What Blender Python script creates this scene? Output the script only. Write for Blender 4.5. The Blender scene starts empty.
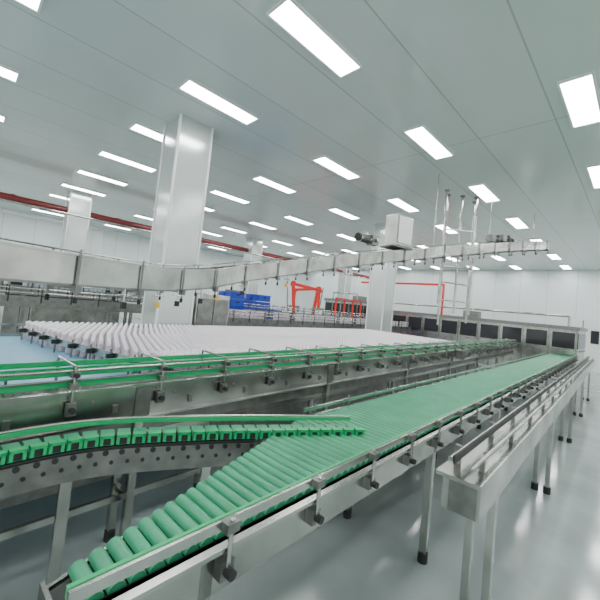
import bpy, bmesh, math, random
from mathutils import Vector, Matrix
random.seed(4)
CZ = 1.75
scene = bpy.context.scene

# ------------------------------------------------------------------ materials
def mat(name, col, rough=0.5, metal=0.0, noise=0.0, nscale=8.0, emis=0.0, spec=0.5, stretch=None):
    m = bpy.data.materials.new(name); m.use_nodes = True
    nt = m.node_tree; b = nt.nodes['Principled BSDF']
    b.inputs['Base Color'].default_value = (*col, 1)
    b.inputs['Roughness'].default_value = rough
    b.inputs['Metallic'].default_value = metal
    b.inputs['Specular IOR Level'].default_value = spec
    if emis:
        b.inputs['Emission Color'].default_value = (*col, 1)
        b.inputs['Emission Strength'].default_value = emis
    if noise:
        tc = nt.nodes.new('ShaderNodeTexCoord'); n = nt.nodes.new('ShaderNodeTexNoise')
        n.inputs['Scale'].default_value = nscale; n.inputs['Detail'].default_value = 3
        src = tc.outputs['Object']
        if stretch:
            mp = nt.nodes.new('ShaderNodeMapping'); mp.inputs['Scale'].default_value = stretch
            nt.links.new(src, mp.inputs['Vector']); src = mp.outputs[0]
        nt.links.new(src, n.inputs['Vector'])
        r = nt.nodes.new('ShaderNodeValToRGB')
        r.color_ramp.elements[0].position = .3; r.color_ramp.elements[1].position = .7
        r.color_ramp.elements[0].color = (*[max(0, c*(1-noise)) for c in col], 1)
        r.color_ramp.elements[1].color = (*[min(1, c*(1+noise*.4)) for c in col], 1)
        nt.links.new(n.outputs['Fac'], r.inputs['Fac'])
        nt.links.new(r.outputs['Color'], b.inputs['Base Color'])
    return m

STEEL = mat('stainless_steel', (.52, .53, .495), .24, 1.0, noise=.4, nscale=3)
STEELD = mat('dull_steel', (.24, .25, .235), .40, .9, noise=.25, nscale=12)
DARK = mat('dark_rubber', (.015, .018, .018), .6)
GREEN = mat('green_belt_plastic', (.035, .29, .145), .35, noise=.18, nscale=6)
GREENR = mat('green_rail_plastic', (.010, .36, .12), .35)
WHITE = mat('white_bottle_plastic', (.64, .58, .64), .4, noise=.10, nscale=3)
CAP = mat('white_cap', (.88, .84, .88), .4)
BLUEB = mat('blue_belt', (.16, .36, .50), .4, noise=.1)
BLUEC = mat('blue_crate_plastic', (.01, .05, .45), .4)
RED = mat('red_paint', (.70, .02, .01), .4)
MAROON = mat('maroon_pipe_paint', (.16, .02, .02), .4)
PAINTW = mat('white_paint', (.78, .81, .80), .5)
GLASS = mat('dark_window', (.03, .03, .035), .1)
YELLOW = mat('yellow_plastic', (.75, .50, .06), .4)
BOTBLUE = mat('pale_blue_bottle', (.46, .54, .60), .25)
LAMP = mat('lamp_diffuser', (1, 1, 1), .5, emis=26.0)

def panel_mat(name, col, bw, rh, rough, mortar, swap=None, mcol=None):
    m = bpy.data.materials.new(name); m.use_nodes = True
    nt = m.node_tree; b = nt.nodes['Principled BSDF']
    tc = nt.nodes.new('ShaderNodeTexCoord'); br = nt.nodes.new('ShaderNodeTexBrick')
    br.offset = 0.0
    br.inputs['Scale'].default_value = 1
    br.inputs['Brick Width'].default_value = bw; br.inputs['Row Height'].default_value = rh
    br.inputs['Mortar Size'].default_value = mortar
    c2 = tuple(c*.95 for c in col)
    br.inputs['Color1'].default_value = (*col, 1); br.inputs['Color2'].default_value = (*c2, 1)
    br.inputs['Mortar'].default_value = (*(mcol or tuple(c*.65 for c in col)), 1)
    src = tc.outputs['Object']
    if swap:
        s = nt.nodes.new('ShaderNodeSeparateXYZ'); c = nt.nodes.new('ShaderNodeCombineXYZ')
        nt.links.new(src, s.inputs[0])
        nt.links.new(s.outputs[swap[0]], c.inputs[0]); nt.links.new(s.outputs[swap[1]], c.inputs[1])
        src = c.outputs[0]
    nt.links.new(src, br.inputs['Vector'])
    nt.links.new(br.outputs['Color'], b.inputs['Base Color'])
    b.inputs['Roughness'].default_value = rough
    return m
CEIL = panel_mat('ceiling_panels', (.60, .69, .655), 5.76, 1.0275, .14, .010)
WALLX = panel_mat('wall_panels_x', (.78, .84, .84), 1.2, 10, .35, .01, swap=(1, 2))
WALLY = panel_mat('wall_panels_y', (.78, .84, .84), 1.2, 10, .35, .01, swap=(0, 2))
COLM = mat('column_cladding', (.62, .67, .65), .18, .45)
FLOORM = mat('epoxy_floor', (.34, .40, .39), .12, noise=.2, nscale=1.5)

# ------------------------------------------------------------------ builder
class B:
    def __init__(s):
        s.v = []; s.f = []; s.m = []; s.mats = []; s.sm = []
    def mi(s, m):
        if m not in s.mats: s.mats.append(m)
        return s.mats.index(m)
    def add(s, vs, fs, m, smooth=False):
        o = len(s.v); i = s.mi(m)
        s.v.extend([tuple(v) for v in vs])
        for f in fs:
            s.f.append([o+k for k in f]); s.m.append(i); s.sm.append(smooth)
    def box(s, c, d, m, rz=0.0, ry=0.0):
        R = Matrix.Rotation(rz, 3, 'Z') @ Matrix.Rotation(ry, 3, 'Y')
        vs = [Vector(c) + R @ Vector((x*d[0]/2, y*d[1]/2, z*d[2]/2)) for x in (-1, 1) for y in (-1, 1) for z in (-1, 1)]
        s.add(vs, [(0, 1, 3, 2), (4, 6, 7, 5), (0, 4, 5, 1), (2, 3, 7, 6), (0, 2, 6, 4), (1, 5, 7, 3)], m)
    def bb(s, a, b, m):
        s.box([(a[i]+b[i])/2 for i in range(3)], [abs(b[i]-a[i]) for i in range(3)], m)
    def cyl(s, p, q, r, m, n=10, r2=None):
        p = Vector(p); q = Vector(q); r2 = r if r2 is None else r2
        d = (q-p).normalized(); a = d.orthogonal().normalized(); b = d.cross(a)
        vs = []
        for k in range(n):
            t = 2*math.pi*k/n; w = a*math.cos(t)+b*math.sin(t)
            vs += [p+w*r, q+w*r2]
        s.add(vs, [(2*k, 2*((k+1) % n), 2*((k+1) % n)+1, 2*k+1) for k in range(n)], m, True)
        s.add([vs[2*k] for k in range(n)], [tuple(range(n))[::-1]], m)
        s.add([vs[2*k+1] for k in range(n)], [tuple(range(n))], m)
    def sweep(s, prof, path, m, smooth=False, off=0.0):
        """closed profile of (lateral, up) swept along a path, kept upright"""
        path = [Vector(p) for p in path]; n = len(prof); vs = []
        for i, p in enumerate(path):
            t = path[min(i+1, len(path)-1)] - path[max(i-1, 0)]
            t.z = 0; t.normalize(); L = Vector((-t.y, t.x, 0))
            for (a, b) in prof: vs.append(p + L*(a+off) + Vector((0, 0, b)))
        fs = []
        for i in range(len(path)-1):
            for k in range(n):
                k2 = (k+1) % n
                fs.append((i*n+k, i*n+k2, (i+1)*n+k2, (i+1)*n+k))
        s.add(vs, fs, m, smooth)
        s.add(vs[:n], [tuple(range(n))], m); s.add(vs[-n:], [tuple(range(n))[::-1]], m)
    def pipe(s, path, r, m, n=10):
        for a, b in zip(path[:-1], path[1:]): s.cyl(a, b, r, m, n)
        for p in path[1:-1]: s.ball(p, r*1.04, m)
    def ball(s, c, r, m, n=10):
        vs = []; fs = []; c = Vector(c); k = 6
        for i in range(k+1):
            ph = math.pi*i/k
            for j in range(n):
                t = 2*math.pi*j/n
                vs.append(c + Vector((math.sin(ph)*math.cos(t), math.sin(ph)*math.sin(t), math.cos(ph)))*r)
        for i in range(k):
            for j in range(n):
                fs.append((i*n+j, (i+1)*n+j, (i+1)*n+(j+1) % n, i*n+(j+1) % n))
        s.add(vs, fs, m, True)
    def done(s, name, parent=None, rz=0.0, fix=True, bevel=0):
        me = bpy.data.meshes.new(name); me.from_pydata(s.v, [], s.f)
        for m in s.mats: me.materials.append(m)
        me.polygons.foreach_set('material_index', s.m); me.polygons.foreach_set('use_smooth', s.sm)
        if fix:
            bm = bmesh.new(); bm.from_mesh(me)
            bmesh.ops.recalc_face_normals(bm, faces=bm.faces); bm.to_mesh(me); bm.free()
        o = bpy.data.objects.new(name, me); scene.collection.objects.link(o)
        o.rotation_euler = (0, 0, rz)
        if parent: o.parent = parent
        if bevel:
            bv = o.modifiers.new('bevel', 'BEVEL'); bv.width = bevel; bv.segments = 2; bv.limit_method = 'ANGLE'
        return o

def rect(w, h, cz=0.0):
    return [(-w/2, cz-h/2), (w/2, cz-h/2), (w/2, cz+h/2), (-w/2, cz+h/2)]
def circ(r, n=8):
    return [(r*math.cos(2*math.pi*k/n), r*math.sin(2*math.pi*k/n)) for k in range(n)]
def smooth_path(P, n=10):
    P = [Vector(p) for p in P]; Q = [P[0]*2-P[1]] + P + [P[-1]*2-P[-2]]; out = []
    for i in range(1, len(Q)-2):
        for k in range(n):
            t = k/n; a, b, c, d = Q[i-1], Q[i], Q[i+1], Q[i+2]
            out.append(.5*((2*b)+(c-a)*t+(2*a-5*b+4*c-d)*t*t+(3*b-a-3*c+d)*t**3))
    out.append(P[-1]); return out
def resample(path, step):
    out = []; acc = 0; nxt = 0
    for a, c in zip(path[:-1], path[1:]):
        L = (c-a).length
        while nxt <= acc+L:
            t = (nxt-acc)/L; out.append((a.lerp(c, t), math.atan2(c.y-a.y, c.x-a.x))); nxt += step
        acc += L
    return out

# ------------------------------------------------------------------ room shell
RX, RY, H = 21.0, 21.0, 4.75
b = B(); b.bb((-6, -6, -.1), (RX, RY, 0), FLOORM); b.done('floor')
b = B(); b.bb((-6, -6, H), (RX, RY, H+.1), CEIL); b.done('ceiling')
b = B(); b.bb((RX, -6, 0), (RX+.1, RY, H), WALLX); b.done('wall_east')
b = B(); b.bb((-6, RY, 0), (RX, RY+.1, H), WALLY); b.done('wall_north')
b = B(); b.bb((RX-.03, -6, 0), (RX, RY, .15), PAINTW); b.done('baseboard_east')
b = B(); b.bb((-6, RY-.03, 0), (RX, RY, .15), PAINTW); b.done('baseboard_north')
for i, (y0) in enumerate((1.2, 11.5)):
    b = B(); b.bb((RX-.06, y0, 0), (RX-.032, y0+1.8, 2.4), PAINTW); b.bb((RX-.07, y0+.88, 0), (RX-.055, y0+.92, 2.35), STEELD)
    b.bb((RX-.08, y0+.3, 1.3), (RX-.055, y0+.6, 1.9), GLASS); b.bb((RX-.08, y0+1.2, 1.3), (RX-.055, y0+1.5, 1.9), GLASS)
    b.done('door_%d' % (i+1))

# ceiling lights
b = B()
for k in range(-2, 7):
    for m_ in range(-3, 9):
        x = 2.60+2.88*k; y = 2.76+2.055*m_
        if x > RX-.8 or y > RY-.8: continue
        b.bb((x-.6, y-.15, H-.018), (x+.6, y+.15, H-.006), LAMP)
        for sx in (-.612, .612): b.bb((x+sx-.012, y-.174, H-.03), (x+sx+.012, y+.174, H), PAINTW)
        for sy in (-.162, .162): b.bb((x-.6, y+sy-.012, H-.03), (x+.6, y+sy+.012, H), PAINTW)
b.done('ceiling_lights')

# columns
def column(x, y, w=.6):
    b = B(); b.bb((x, y, 0), (x+w, y+w, H), COLM)
    for (px, py) in ((x, y), (x+w, y), (x, y+w), (x+w, y+w)):
        b.box((px, py, H/2), (.035, .035, H-.002), PAINTW)
    b.bb((x-.03, y-.03, 0), (x+w+.03, y+w+.03, .2), STEEL)
    b.done('support_column')
for cx, cy in ((2.36, 5.68), (9.85, 6.1), (2.36, 13.6), (9.85, 13.6), (17.3, 13.6)): column(cx, cy)

# ------------------------------------------------------------------ main conveyor (rails + side panel)
AM = math.radians(4.0)
zc = CZ-.63      # chain level
b = B()
x0, x1 = -2.0, 14.4
for ya, yb in ((2.253, 2.265), (2.515, 2.527)):
    b.bb((x0, ya, CZ-.84), (x1, yb, CZ-.625), STEEL)
b.bb((x0, 2.235, CZ-.635), (x1, 2.27, CZ-.622), STEEL)
b.bb((x0, 2.235, CZ-.845), (x1, 2.29, CZ-.833), STEEL)
for ya in (2.29, 2.41):
    x = x0
    while x < x1:
        b.bb((x, ya, zc-.012), (x+.036, ya+.09, zc), STEELD); x += .04
def rails(y, z, m):
    b.cyl((x0, y, z), (x1, y, z), .011, STEEL, 8)
    b.bb((x0, y-.016, z-.012), (x1, y-.004, z+.020), m)
for y, z in ((2.275, CZ-.52), (2.275, CZ-.585), (2.395, CZ-.53), (2.515, CZ-.515), (2.515, CZ-.58)):
    rails(y, z, GREENR)
b.cyl((x0, 2.235, CZ-.50), (x1, 2.235, CZ-.50), .009, STEEL, 8)
b.cyl((x0, 2.238, CZ-.555), (x1, 2.238, CZ-.555), .007, STEELD, 8)
x = -1.4; i = 0
while x < x1-.2:
    for (yy, sg) in ((2.235, -1), (2.54, 1)):
        b.cyl((x, yy+sg*.018, CZ-.72), (x, yy+sg*.018, CZ-.47), .009, STEEL, 8)
        b.box((x, yy+sg*.012, CZ-.715), (.05, .03, .07), STEELD)
        b.box((x, yy+sg*.01, CZ-.52), (.045, .05, .028), STEELD)
        b.box((x, yy+sg*.01, CZ-.585), (.045, .05, .028), STEELD)
        b.cyl((x, yy+sg*.03, CZ-.715), (x, yy+sg*.055, CZ-.715), .016, DARK, 8)
        b.cyl((x, yy+sg*.03, CZ-.52), (x, yy+sg*.055, CZ-.52), .014, DARK, 8)
    b.cyl((x, 2.22, CZ-.475), (x, 2.56, CZ-.475), .008, STEEL, 8)
    b.box((x+.25, 2.249, CZ-.76), (.03, .012, .05), STEELD)
    b.cyl((x+.12, 2.253, CZ-.70), (x+.12, 2.243, CZ-.70), .010, STEELD, 8)
    x += .52; i += 1
x = -1.0
while x < x1:
    b.bb((x-.05, 2.243, CZ-.83), (x+.05, 2.253, CZ-.64), STEELD)
    for yy in (2.285, 2.50):
        b.bb((x-.025, yy-.02, .06), (x+.025, yy+.02, CZ-.84), STEEL)
        b.cyl((x, yy, 0), (x, yy, .07), .035, DARK, 10)
    b.bb((x-.015, 2.285, .35), (x+.015, 2.50, .39), STEEL)
    x += 2.1
b.bb((x0, 2.37, .33), (x1, 2.40, .37), STEEL)
b.bb((x0, 2.31, CZ-.99), (x1, 2.47, CZ-.86), STEELD)
b.bb((x0, 2.30, CZ-1.0), (x1, 2.305, CZ-.95), STEEL)
b.done('bottle_conveyor', rz=AM)

def gearmotor(name, c, rz, body=None):
    b = B(); S = body or STEEL
    b.box((0, 0, 0), (.16, .14, .16), STEELD)
    b.cyl((.08, 0, 0), (.34, 0, 0), .065, S, 14)
    for k in range(6): b.cyl((.12+k*.03, 0, 0), (.13+k*.03, 0, 0), .075, STEELD, 14)
    b.cyl((.34, 0, 0), (.38, 0, 0), .07, DARK, 14)
    b.box((.2, 0, .08), (.1, .08, .05), S)
    b.cyl((0, 0, 0), (0, .13, 0), .03, STEEL, 10)
    o = b.done(name); o.location = c; o.rotation_euler = (0, 0, rz); return o
gearmotor('gear_motor', (7.3, 2.63, CZ-.68), AM)

# ------------------------------------------------------------------ accumulation table with bottles
zt = CZ-.53-.20
b = B()
TX0, TX1, TY0, TY1 = -2.0, 9.3, 2.64, 5.36
b.bb((TX0, TY0, zt-.03), (TX1, TY1, zt-.002), BLUEB)
for ya in (TY0-.02, TY1):
    b.bb((TX0, ya, zt-.20), (TX1, ya+.02, zt+.03), STEEL)
b.bb((TX1, TY0, zt-.2), (TX1+.02, TY1, zt+.12), STEEL)
b.bb((TX0-.02, TY0, zt-.2), (TX0, TY1, zt+.03), STEEL)
x = TX0+.3
while x < TX1:
    for yy in (TY0+.03, (TY0+TY1)/2, TY1-.05):
        b.bb((x-.03, yy-.03, .05), (x+.03, yy+.03, zt-.03), STEEL); b.cyl((x, yy, 0), (x, yy, .06), .04, DARK)
    b.bb((x-.02, TY0, .4), (x+.02, TY1, .45), STEEL)
    b.bb((x+.05, TY0+.02, .35), (x+1.75, TY0+.03, zt-.22), STEELD)   # skirt panel between legs
    x += 1.8
x = TX0
while x < TX1:
    b.cyl((x, TY0-.005, zt-.02), (x, TY0-.005, zt+.15), .008, STEEL, 6); x += .35
b.bb((TX0, TY0-.015, zt+.13), (TX1, TY0+.0, zt+.155), STEEL)
b.bb((TX0, TY1+.0, zt+.13), (TX1, TY1+.015, zt+.155), STEEL)
xmin_pts = [(2.5, 1.66), (3.0, 1.38), (4.2, 1.12), (5.7, .95)]
def xmin(y):
    for (a, xa), (c, xc) in zip(xmin_pts[:-1], xmin_pts[1:]):
        if y <= c: return xa+(xc-xa)*(y-a)/(c-a)
    return xmin_pts[-1][1]
gp = [(xmin(y)-.05, y, zt+.11) for y in [2.66+.15*k for k in range(18)]]
b.sweep(rect(.015, .06), gp, STEEL)
for p in gp[::2]:
    b.cyl((p[0]-.02, p[1], zt), (p[0]-.02, p[1], zt+.17), .009, STEELD, 6)
    b.box((p[0]-.03, p[1], zt+.11), (.05, .04, .04), DARK)
b.done('accumulation_table', rz=AM)

b = B()
prof = [(.030, 0), (.033, .01), (.033, .125), (.014, .160), (.014, .172)]
capp = [(.018, .168), (.018, .196), (.0, .198)]
N = 8
def lathe(cx, cy, cz, prof, m):
    vs = []; fs = []
    for (r, z) in prof:
        for k in range(N):
            t = 2*math.pi*k/N; vs.append((cx+r*math.cos(t), cy+r*math.sin(t), cz+z))
    for i in range(len(prof)-1):
        for k in range(N): fs.append((i*N+k, i*N+(k+1) % N, (i+1)*N+(k+1) % N, (i+1)*N+k))
    b.add(vs, fs, m, True)
px, py = .072, .0635
row = 0; y = TY0+.05
while y < TY1-.04:
    x = xmin(y) + .02 + (px/2 if row % 2 else 0)
    while x < TX1-.06:
        lathe(x, y, zt, prof, WHITE); lathe(x, y, zt, capp, CAP); x += px
    y += py; row += 1
b.done('white_bottles', rz=AM, fix=False)

# ------------------------------------------------------------------ green slat belt
AB = math.radians(2.5)
zb = CZ-.80
b = B()
XS = .30
def yfar(x): return min(1.63, 1.40+.34*(x-1.20))
x = XS+.08; p = .056
while x < 14.5:
    y0, y1 = .97, yfar(x)
    n = 6; vs = []
    for yy in (y0, y1):
        for k in range(n+1):
            t = math.pi*k/n; vs.append((x+math.cos(t)*p*.43, yy, zb-.022+math.sin(t)*.022))
    m1 = n+1
    b.add(vs, [(k, k+1, m1+k+1, m1+k) for k in range(n)], GREEN, True)
    b.add(vs, [tuple(range(m1)), tuple(range(2*m1-1, m1-1, -1)), (0, m1, 2*m1-1, n)], GREEN)
    x += p
b.add([(XS, .98, zb-.03), (1.87, .98, zb-.03), (1.87, 1.61, zb-.03), (XS, 1.08, zb-.03),
       (XS, .98, zb-.05), (1.87, .98, zb-.05), (1.87, 1.61, zb-.05), (XS, 1.08, zb-.05)],
      [(0, 1, 2, 3), (7, 6, 5, 4), (0, 4, 5, 1), (2, 6, 7, 3), (0, 3, 7, 4), (1, 5, 6, 2)], DARK)
b.bb((1.87, .98, zb-.05), (14.5, 1.62, zb-.028), DARK)
b.bb((XS, .935, zb-.17), (14.5, .95, zb-.01), STEEL)
b.bb((XS, .905, zb-.025), (14.5, .95, zb-.01), STEEL)
b.bb((XS, .915, zb+.045), (14.5, .93, zb+.075), STEEL)
b.bb((XS, .93, zb+.048), (14.5, .942, zb+.078), GREENR)
b.bb((1.95, 1.645, zb-.17), (14.5, 1.66, zb-.01), STEEL)
b.bb((1.95, 1.66, zb+.02), (14.5, 1.675, zb+.045), STEEL)
b.sweep(rect(.012, .15), [(XS, 1.10, zb-.10), (1.90, 1.65, zb-.10)], STEEL)
b.bb((XS-.012, .935, zb-.17), (XS, 1.11, zb-.01), STEEL)
x = .75
while x < 14.5:
    b.cyl((x, .895, zb-.10), (x, .895, zb+.085), .009, STEEL, 8)
    b.box((x, .905, zb+.06), (.05, .045, .032), STEELD)
    b.box((x, .915, zb-.08), (.05, .04, .06), STEELD)
    b.cyl((x, .90, zb-.08), (x, .865, zb-.08), .017, DARK, 8)
    if x > 2: b.cyl((x, 1.68, zb-.10), (x, 1.68, zb+.06), .008, STEEL, 8)
    x += .45
x = .70
while x < 14.5:
    for yy in (.96, 1.62):
        if x < 2 and yy > 1.2: continue
        b.bb((x-.025, yy-.025, .06), (x+.025, yy+.025, zb-.05), STEEL); b.cyl((x, yy, 0), (x, yy, .07), .035, DARK)
    if x > 2: b.bb((x-.02, .95, zb-.2), (x+.02, 1.65, zb-.15), STEEL)
    x += 1.9
b.done('green_slat_conveyor', rz=AB)

# ------------------------------------------------------------------ diagonal infeed chain with green blocks
path = smooth_path([(-1.6, 1.86, 0), (-.2, 1.98, 0), (.50, 2.04, 0), (1.05, 1.85, 0), (1.60, 1.57, 0), (1.98, 1.36, 0)], 12)
b = B()
ZD = zb+.012
side = [p for p in path if p.x < 1.42]
b.sweep(rect(.012, .13), [p+Vector((0, 0, ZD-.12)) for p in side], STEELD, off=-.075)
b.sweep(rect(.012, .13), [p+Vector((0, 0, ZD-.12)) for p in side], STEEL, off=.075)
b.sweep(rect(.16, .012), [p+Vector((0, 0, ZD-.045)) for p in side], DARK)
b.sweep(rect(.012, .02), [p+Vector((0, 0, ZD+.03)) for p in path], GREENR, off=.085)
b.sweep(circ(.008), [p+Vector((0, 0, ZD+.045)) for p in path], STEEL, off=.095)
for p, ang in resample(path, .078):
    R = Matrix.Rotation(ang, 3, 'Z')
    def T(x, y, z): return p+R @ Vector((x, y, 0))+Vector((0, 0, z))
    b.box(T(0, 0, ZD-.02), (.066, .15, .03), GREEN, rz=ang)
    for dx in (-.024, .024): b.box(T(dx, -.07, ZD-.005), (.014, .04, .048), GREENR, rz=ang)
    b.box(T(0, -.07, ZD+.013), (.062, .04, .014), GREENR, rz=ang)
    b.box(T(0, -.066, ZD-.012), (.036, .03, .036), DARK, rz=ang)
    if p.x < 1.38:
        b.cyl(T(0, -.080, ZD-.07), T(0, -.086, ZD-.07), .014, DARK, 8)
        b.cyl(T(.03, -.080, ZD-.12), T(.03, -.086, ZD-.12), .010, DARK, 8)
for p, ang in resample(side, .7)[1:]:
    b.box(Vector((p.x, p.y, (ZD-.18)/2)), (.05, .05, ZD-.18), STEEL, rz=ang)
b.done('green_block_infeed_conveyor')

# drip trays between the lines
b = B()
b.box((4.2, 1.98, .66), (3.6, .30, .015), STEEL, rz=AB, ry=.03)
b.box((2.6, 1.99, .60), (1.6, .34, .015), STEEL, rz=-.15, ry=-.04)
b.bb((2.4, 2.1, .50), (6.2, 2.14, .60), STEEL)
for x in (2.6, 4.0, 5.6): 
    b.bb((x-.02, 1.9, 0), (x+.02, 1.94, .6), STEELD)
b.box((8.5, 2.13, .70), (4.2, .30, .015), STEEL, rz=AB)
for x in (7, 9.8): b.bb((x-.02, 2.1, 0), (x+.02, 2.14, .7), STEELD)
b.done('drip_tray')

# ------------------------------------------------------------------ nearest stainless line (lower right): covered channel with guide rail
b = B()
zn = CZ-.80
XN = 1.9
b.bb((XN, .60, zn-.16), (14, .63, zn+.0), STEEL)
b.bb((XN, .45, zn-.01), (14, .67, zn+.01), STEEL)
b.bb((XN, .45, zn-.16), (14, .465, zn-.01), STEEL)
b.bb((XN, .465, zn-.16), (XN+.012, .60, zn-.01), STEELD)
b.cyl((XN, .60, zn+.09), (14, .60, zn+.09), .014, STEEL, 8)
b.bb((XN, .58, zn+.07), (14, .59, zn+.11), DARK)
b.cyl((XN, .50, zn+.07), (14, .50, zn+.07), .012, STEEL, 8)
x = 2.1
while x < 14:
    b.box((x, .625, zn+.05), (.03, .03, .11), STEELD)
    b.box((x, .50, zn+.03), (.03, .025, .06), STEELD)
    b.box((x, .66, zn-.08), (.08, .03, .08), STEELD)
    b.cyl((x+.3, .56, zn+.01), (x+.3, .56, zn+.016), .012, STEELD, 8); x += .7
x = 2.3
while x < 14:
    for yy in (.48, .59):
        b.bb((x-.025, yy-.02, .06), (x+.025, yy+.02, zn-.1), STEEL); b.cyl((x, yy, 0), (x, yy, .07), .035, DARK)
    x += 2.4
b.done('stainless_conveyor', rz=AB)

# ------------------------------------------------------------------ overhead inclined conveyor
op = smooth_path([(-2.0, 1.55, 1.82), (.64, 2.87, 1.83), (1.7, 3.42, 1.90), (2.66, 3.70, 2.10), (5.0, 3.48, 2.67), (8.7, 2.48, 3.52), (10.6, 1.95, 3.90)], 14)
b = B()
for off in (-.11, .11):
    b.sweep(rect(.012, .20), op, STEEL, off=off)
    b.sweep(rect(.04, .012), [p+Vector((0, 0, .10)) for p in op], STEEL, off=off)
    b.sweep(rect(.03, .014), [p+Vector((0, 0, -.10)) for p in op], STEELD, off=off)
b.sweep(circ(.006), [p+Vector((0, 0, .14)) for p in op], STEEL, off=.11)
b.sweep(rect(.21, .012), [p+Vector((0, 0, .05)) for p in op], STEELD)
for p, ang in resample([Vector(q) for q in op], .56):
    R = Matrix.Rotation(ang, 3, 'Z')
    for s_ in (-1, 1):
        q = p+R @ Vector((0, s_*.130, 0))
        b.cyl(q+Vector((0, 0, -.20)), q+Vector((0, 0, .14)), .008, STEELD, 6)
        b.box(q+Vector((0, 0, -.12)), (.045, .045, .055), STEELD, rz=ang)
        b.cyl(q+Vector((0, 0, -.22)), q+Vector((0, 0, -.18)), .014, DARK, 6)
    b.box(p+Vector((0, 0, -.115)), (.03, .27, .02), STEELD, rz=ang)
for p, ang in resample([Vector(q) for q in op], 1.9)[5:]:
    R = Matrix.Rotation(ang, 3, 'Z')
    q = p+R @ Vector((0, .16, 0))
    b.cyl(q+Vector((0, 0, -.12)), Vector((q.x, q.y, H)), .010, STEEL, 8)
for (i, c) in ((16, 0), (20, 1), (24, 0), (29, 0), (34, 1), (40, 0), (46, 1)):
    q = op[i]+Vector((.05, -.12, -.10))
    b.cyl(q, q+Vector((0, 0, -.12)), .007, STEEL, 6)
    b.box(q+Vector((0, 0, -.13)), (.035, .035, .05), YELLOW if c else DARK)
    b.cyl(q+Vector((-.05, 0, -.05)), q+Vector((.05, 0, -.05)), .006, STEEL, 6)
b.done('overhead_conveyor')

b = B()
b.box((5.6, 3.28, 3.26), (.40, .30, .56), STEEL, rz=-.25)
b.box((5.56, 3.122, 3.26), (.34, .012, .48), PAINTW, rz=-.25)
b.box((5.6, 3.3, 2.96), (.5, .34, .03), STEELD, rz=-.25)
b.done('control_cabinet', bevel=.006)
gearmotor('gear_motor', (5.0, 3.42, 2.98), 3.0)
gearmotor('gear_motor', (8.6, 2.62, 3.72), -.25, DARK)
gearmotor('gear_motor', (9.0, 2.50, 3.80), -.25, DARK)

# suspended pipe frame right
b = B()
for (x, y, z) in ((8.35, 3.25, 1.9), (8.1, 3.5, 1.6), (8.6, 3.0, 1.9), (7.8, 3.4, 2.1), (8.9, 3.15, 1.7)):
    b.cyl((x, y, z), (x, y, H), .027, STEEL, 8)
    b.cyl((x, y, H-.03), (x, y, H), .06, STEELD, 10)
for z in (3.0, 2.2, 3.9):
    b.cyl((8.6, 3.0, z), (8.1, 3.5, z), .018, STEEL, 8)
b.cyl((7.8, 3.4, 2.6), (8.6, 3.0, 2.6), .018, STEEL, 8)
b.cyl((8.6, 3.0, 2.4), (8.9, 3.15, 2.4), .018, STEEL, 8)
b.done('hanging_pipe_frame')

# ------------------------------------------------------------------ pipes
b = B()
b.pipe([(-4, 14.0, 4.12), (20.9, 14.0, 4.12)], .12, MAROON, 12)
for x in range(-3, 20, 3): 
    b.cyl((x, 14.0, 4.2), (x, 14.0, H), .015, STEEL, 6); b.cyl((x+.9, 14, 4.12), (x+1.0, 14, 4.12), .14, MAROON, 12)
b.done('overhead_red_pipe')
b = B()
b.pipe([(-4, 14.5, 3.75), (3.6, 14.5, 3.75), (3.6, 14.5, .0)], .05, PAINTW)
b.pipe([(-4, 13.3, 3.9), (20, 13.3, 3.9)], .035, STEEL)
b.done('service_pipes')
b = B()
b.pipe([(17.5, 12.5, CZ+1.75), (17.5, 7.4, CZ+1.75), (17.5, 7.4, .0)], .06, RED)
b.done('red_water_pipe')

# ------------------------------------------------------------------ palletizing robot (red)
def robot(x, y, rz, s=.86):
    b = B()
    b.cyl((0, 0, 0), (0, 0, .5), .42, DARK, 18)
    b.cyl((0, 0, .5), (0, 0, .9), .30, RED, 18)
    b.box((0, 0, 1.15), (.40, .42, .55), RED)
    b.cyl((0, -.28, 1.3), (0, .28, 1.3), .17, RED, 16)
    b.box((-.1, 0, 2.05), (.17, .17, 1.55), RED, ry=-.12)
    b.cyl((-.2, -.2, 2.8), (-.2, .2, 2.8), .14, RED, 16)
    b.box((.45, 0, 2.72), (1.4, .14, .14), RED, ry=.13)
    b.box((-.42, 0, 2.2), (.06, .06, 1.4), STEELD, ry=-.1)
    b.cyl((1.15, -.12, 2.6), (1.15, .12, 2.6), .11, RED, 14)
    b.box((1.15, 0, 2.2), (.12, .12, .8), RED)
    b.box((1.15, 0, 1.75), (.6, .5, .12), STEELD)
    for s_ in (-1, 1): b.box((1.15+.28*s_, 0, 1.6), (.04, .45, .25), STEELD)
    o = b.done('palletizing_robot', bevel=.015); o.location = (x, y, 0); o.rotation_euler = (0, 0, rz); o.scale = (s, s, s*1.08)
robot(10.2, 10.6, -.7)
robot(12.4, 11.6, 2.6)
b = B()
for k in range(4):
    t = k/3; b.bb((11.2+1.8*t, 9.2, 0), (11.26+1.8*t, 9.26, 2.2), RED)
b.bb((11.2, 9.2, 2.15), (13.06, 9.26, 2.2), RED); b.bb((11.2, 9.2, 1.1), (13.06, 9.26, 1.15), RED)
b.done('red_safety_fence')

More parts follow.
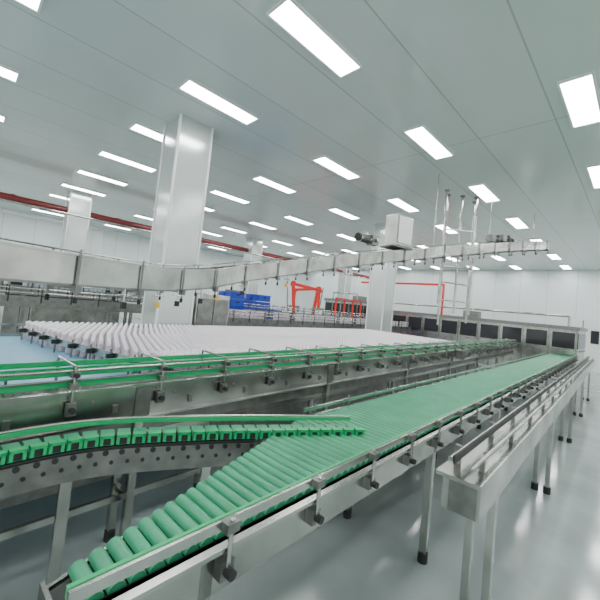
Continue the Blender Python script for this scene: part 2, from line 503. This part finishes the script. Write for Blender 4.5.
# blue crates stacks
b = B()
def crate(x, y, z, rz=0):
    w, d, h = .55, .38, .26
    for (cx, cy, sx, sy) in ((0, -d/2, w, .02), (0, d/2, w, .02), (-w/2, 0, .02, d), (w/2, 0, .02, d)):
        b.box((x+cx, y+cy, z+h/2), (sx, sy, h-.02), BLUEC)
        b.box((x+cx*1.02, y+cy*1.02, z+h-.03), (sx+.02, sy+.02, .03), BLUEC)
    b.box((x, y, z+.02), (w, d, .02), BLUEC)
    b.box((x, y-d/2-.012, z+h*.6), (.14, .01, .05), DARK)
for i in range(5):
    for j in range(2):
        nst = (6, 7, 6, 7, 5)[i]
        for k in range(nst): crate(6.4+i*.60, 10.4+j*.45, .14+k*.262)
b.bb((6.0, 10.1, 0), (9.2, 11.2, .14), STEELD)
b.done('blue_crate_stacks')

# ------------------------------------------------------------------ background conveyors and machines
def line(name, xa, xb, y, z, load, rz=0.0, seed=1):
    random.seed(seed); b = B()
    for s_ in (-.2, .2): b.bb((xa, y+s_-.01, z-.2), (xb, y+s_+.01, z), STEELD)
    b.bb((xa, y-.19, z-.04), (xb, y+.19, z-.02), STEELD)
    for s_ in (-.22, .22):
        for zz in (.08, .16): b.cyl((xa, y+s_, z+zz), (xb, y+s_, z+zz), .012, STEEL, 6)
    x = xa+.2
    while x < xb:
        for s_ in (-.22, .22): b.cyl((x, y+s_, z-.1), (x, y+s_, z+.2), .012, DARK, 6)
        x += .5
    x = xa+.3
    while x < xb:
        for s_ in (-.17, .17): b.bb((x-.03, y+s_-.03, 0), (x+.03, y+s_+.03, z-.2), STEEL)
        x += 1.8
    if load:
        x = xa+.1
        while x < xb-.1:
            b.cyl((x, y-.06, z-.02), (x, y-.06, z+.2), .04, load, 8); b.cyl((x, y+.06, z-.02), (x, y+.06, z+.2), .04, load, 8)
            x += .1 if random.random() < .92 else .5
    return b.done(name, rz=rz)
line('transfer_conveyor', 4.3, 14.4, 7.6, CZ-.50, WHITE)
line('transfer_conveyor', 6.2, 13.8, 8.5, CZ-.30, None)
line('transfer_conveyor', -1.0, 5.5, 8.6, CZ-.38, None, seed=3)
line('transfer_conveyor', -1.0, 5.6, 10.0, CZ-.2, BOTBLUE, seed=4)

def machine(name, xa, ya, xb, yb, top, nwin, face):
    b = B()
    b.bb((xa, ya, .15), (xb, yb, top-.12), STEEL)
    b.bb((xa-.05, ya-.05, top-.12), (xb+.05, yb+.05, top), STEELD)
    for fx in (xa+.1, xb-.1):
        for fy in (ya+.1, yb-.1): b.cyl((fx, fy, 0), (fx, fy, .16), .05, DARK)
    for k in range(nwin):
        if face == 'x':
            L = (yb-ya)/nwin; y = ya+L*(k+.5)
            b.bb((xa-.02, y-L*.4, top-.75), (xa-.002, y+L*.4, top-.22), GLASS)
            b.bb((xa-.03, y-L*.47, .3), (xa-.002, y-L*.45, top-.15), STEELD)
            b.bb((xa-.05, y-L*.1, top-.85), (xa-.02, y+L*.1, top-.82), STEELD)
        L = (xb-xa)/nwin; x = xa+L*(k+.5)
        b.bb((x-L*.4, ya-.02, top-.75), (x+L*.4, ya-.002, top-.22), GLASS)
        b.bb((x-L*.1, ya-.05, top-.85), (x+L*.1, ya-.02, top-.82), STEELD)
    b.pipe([(xa+.3, ya+.3, top), (xa+.3, ya+.3, top+.35), (xa+.3, yb-.3, top+.35), (xa+.3, yb-.3, top)], .04, STEEL)
    b.bb((xb-.8, (ya+yb)/2-.3, top), (xb-.3, (ya+yb)/2+.3, top+.3), STEELD)
    return b.done(name)
machine('tunnel_washer', 14.8, 1.6, 16.8, 9.4, CZ+.18, 10, 'x')
machine('filling_machine', .9, 11.4, 3.6, 13.0, CZ+.25, 4, 'y')
machine('labelling_machine', 6.3, 12.6, 9.4, 14.0, CZ+.05, 4, 'y')
machine('packing_machine', 14.4, 10.4, 16.6, 12.6, CZ+.5, 4, 'x')
b = B()
b.bb((3.1, 5.80, .1), (3.8, 6.3, CZ+.02), STEEL); b.bb((3.13, 5.78, .2), (3.44, 5.80, CZ-.06), STEELD)
b.bb((3.46, 5.78, .2), (3.77, 5.80, CZ-.06), STEELD)
for x in (3.15, 3.75):
    for y in (5.85, 6.25): b.cyl((x, y, 0), (x, y, .11), .03, DARK)
b.done('electrical_cabinet', bevel=.005)

# ------------------------------------------------------------------ world, camera
w = bpy.data.worlds.new('world'); scene.world = w; w.use_nodes = True
w.node_tree.nodes['Background'].inputs['Color'].default_value = (.95, 1, .985, 1)
w.node_tree.nodes['Background'].inputs['Strength'].default_value = 1.3

cam = bpy.data.cameras.new('camera'); co = bpy.data.objects.new('camera', cam); scene.collection.objects.link(co)
fwd = Vector((.7067, .7061, .0457)).normalized(); up = Vector((-.1032, .0389, .994))
right = fwd.cross(up).normalized(); up = right.cross(fwd)
M = Matrix(((right.x, up.x, -fwd.x, 0), (right.y, up.y, -fwd.y, 0), (right.z, up.z, -fwd.z, CZ), (0, 0, 0, 1)))
co.matrix_world = M
cam.sensor_width = 36; cam.lens = 20.7; cam.shift_x = -.0058; cam.shift_y = -.0183; cam.clip_start = .02
scene.camera = co
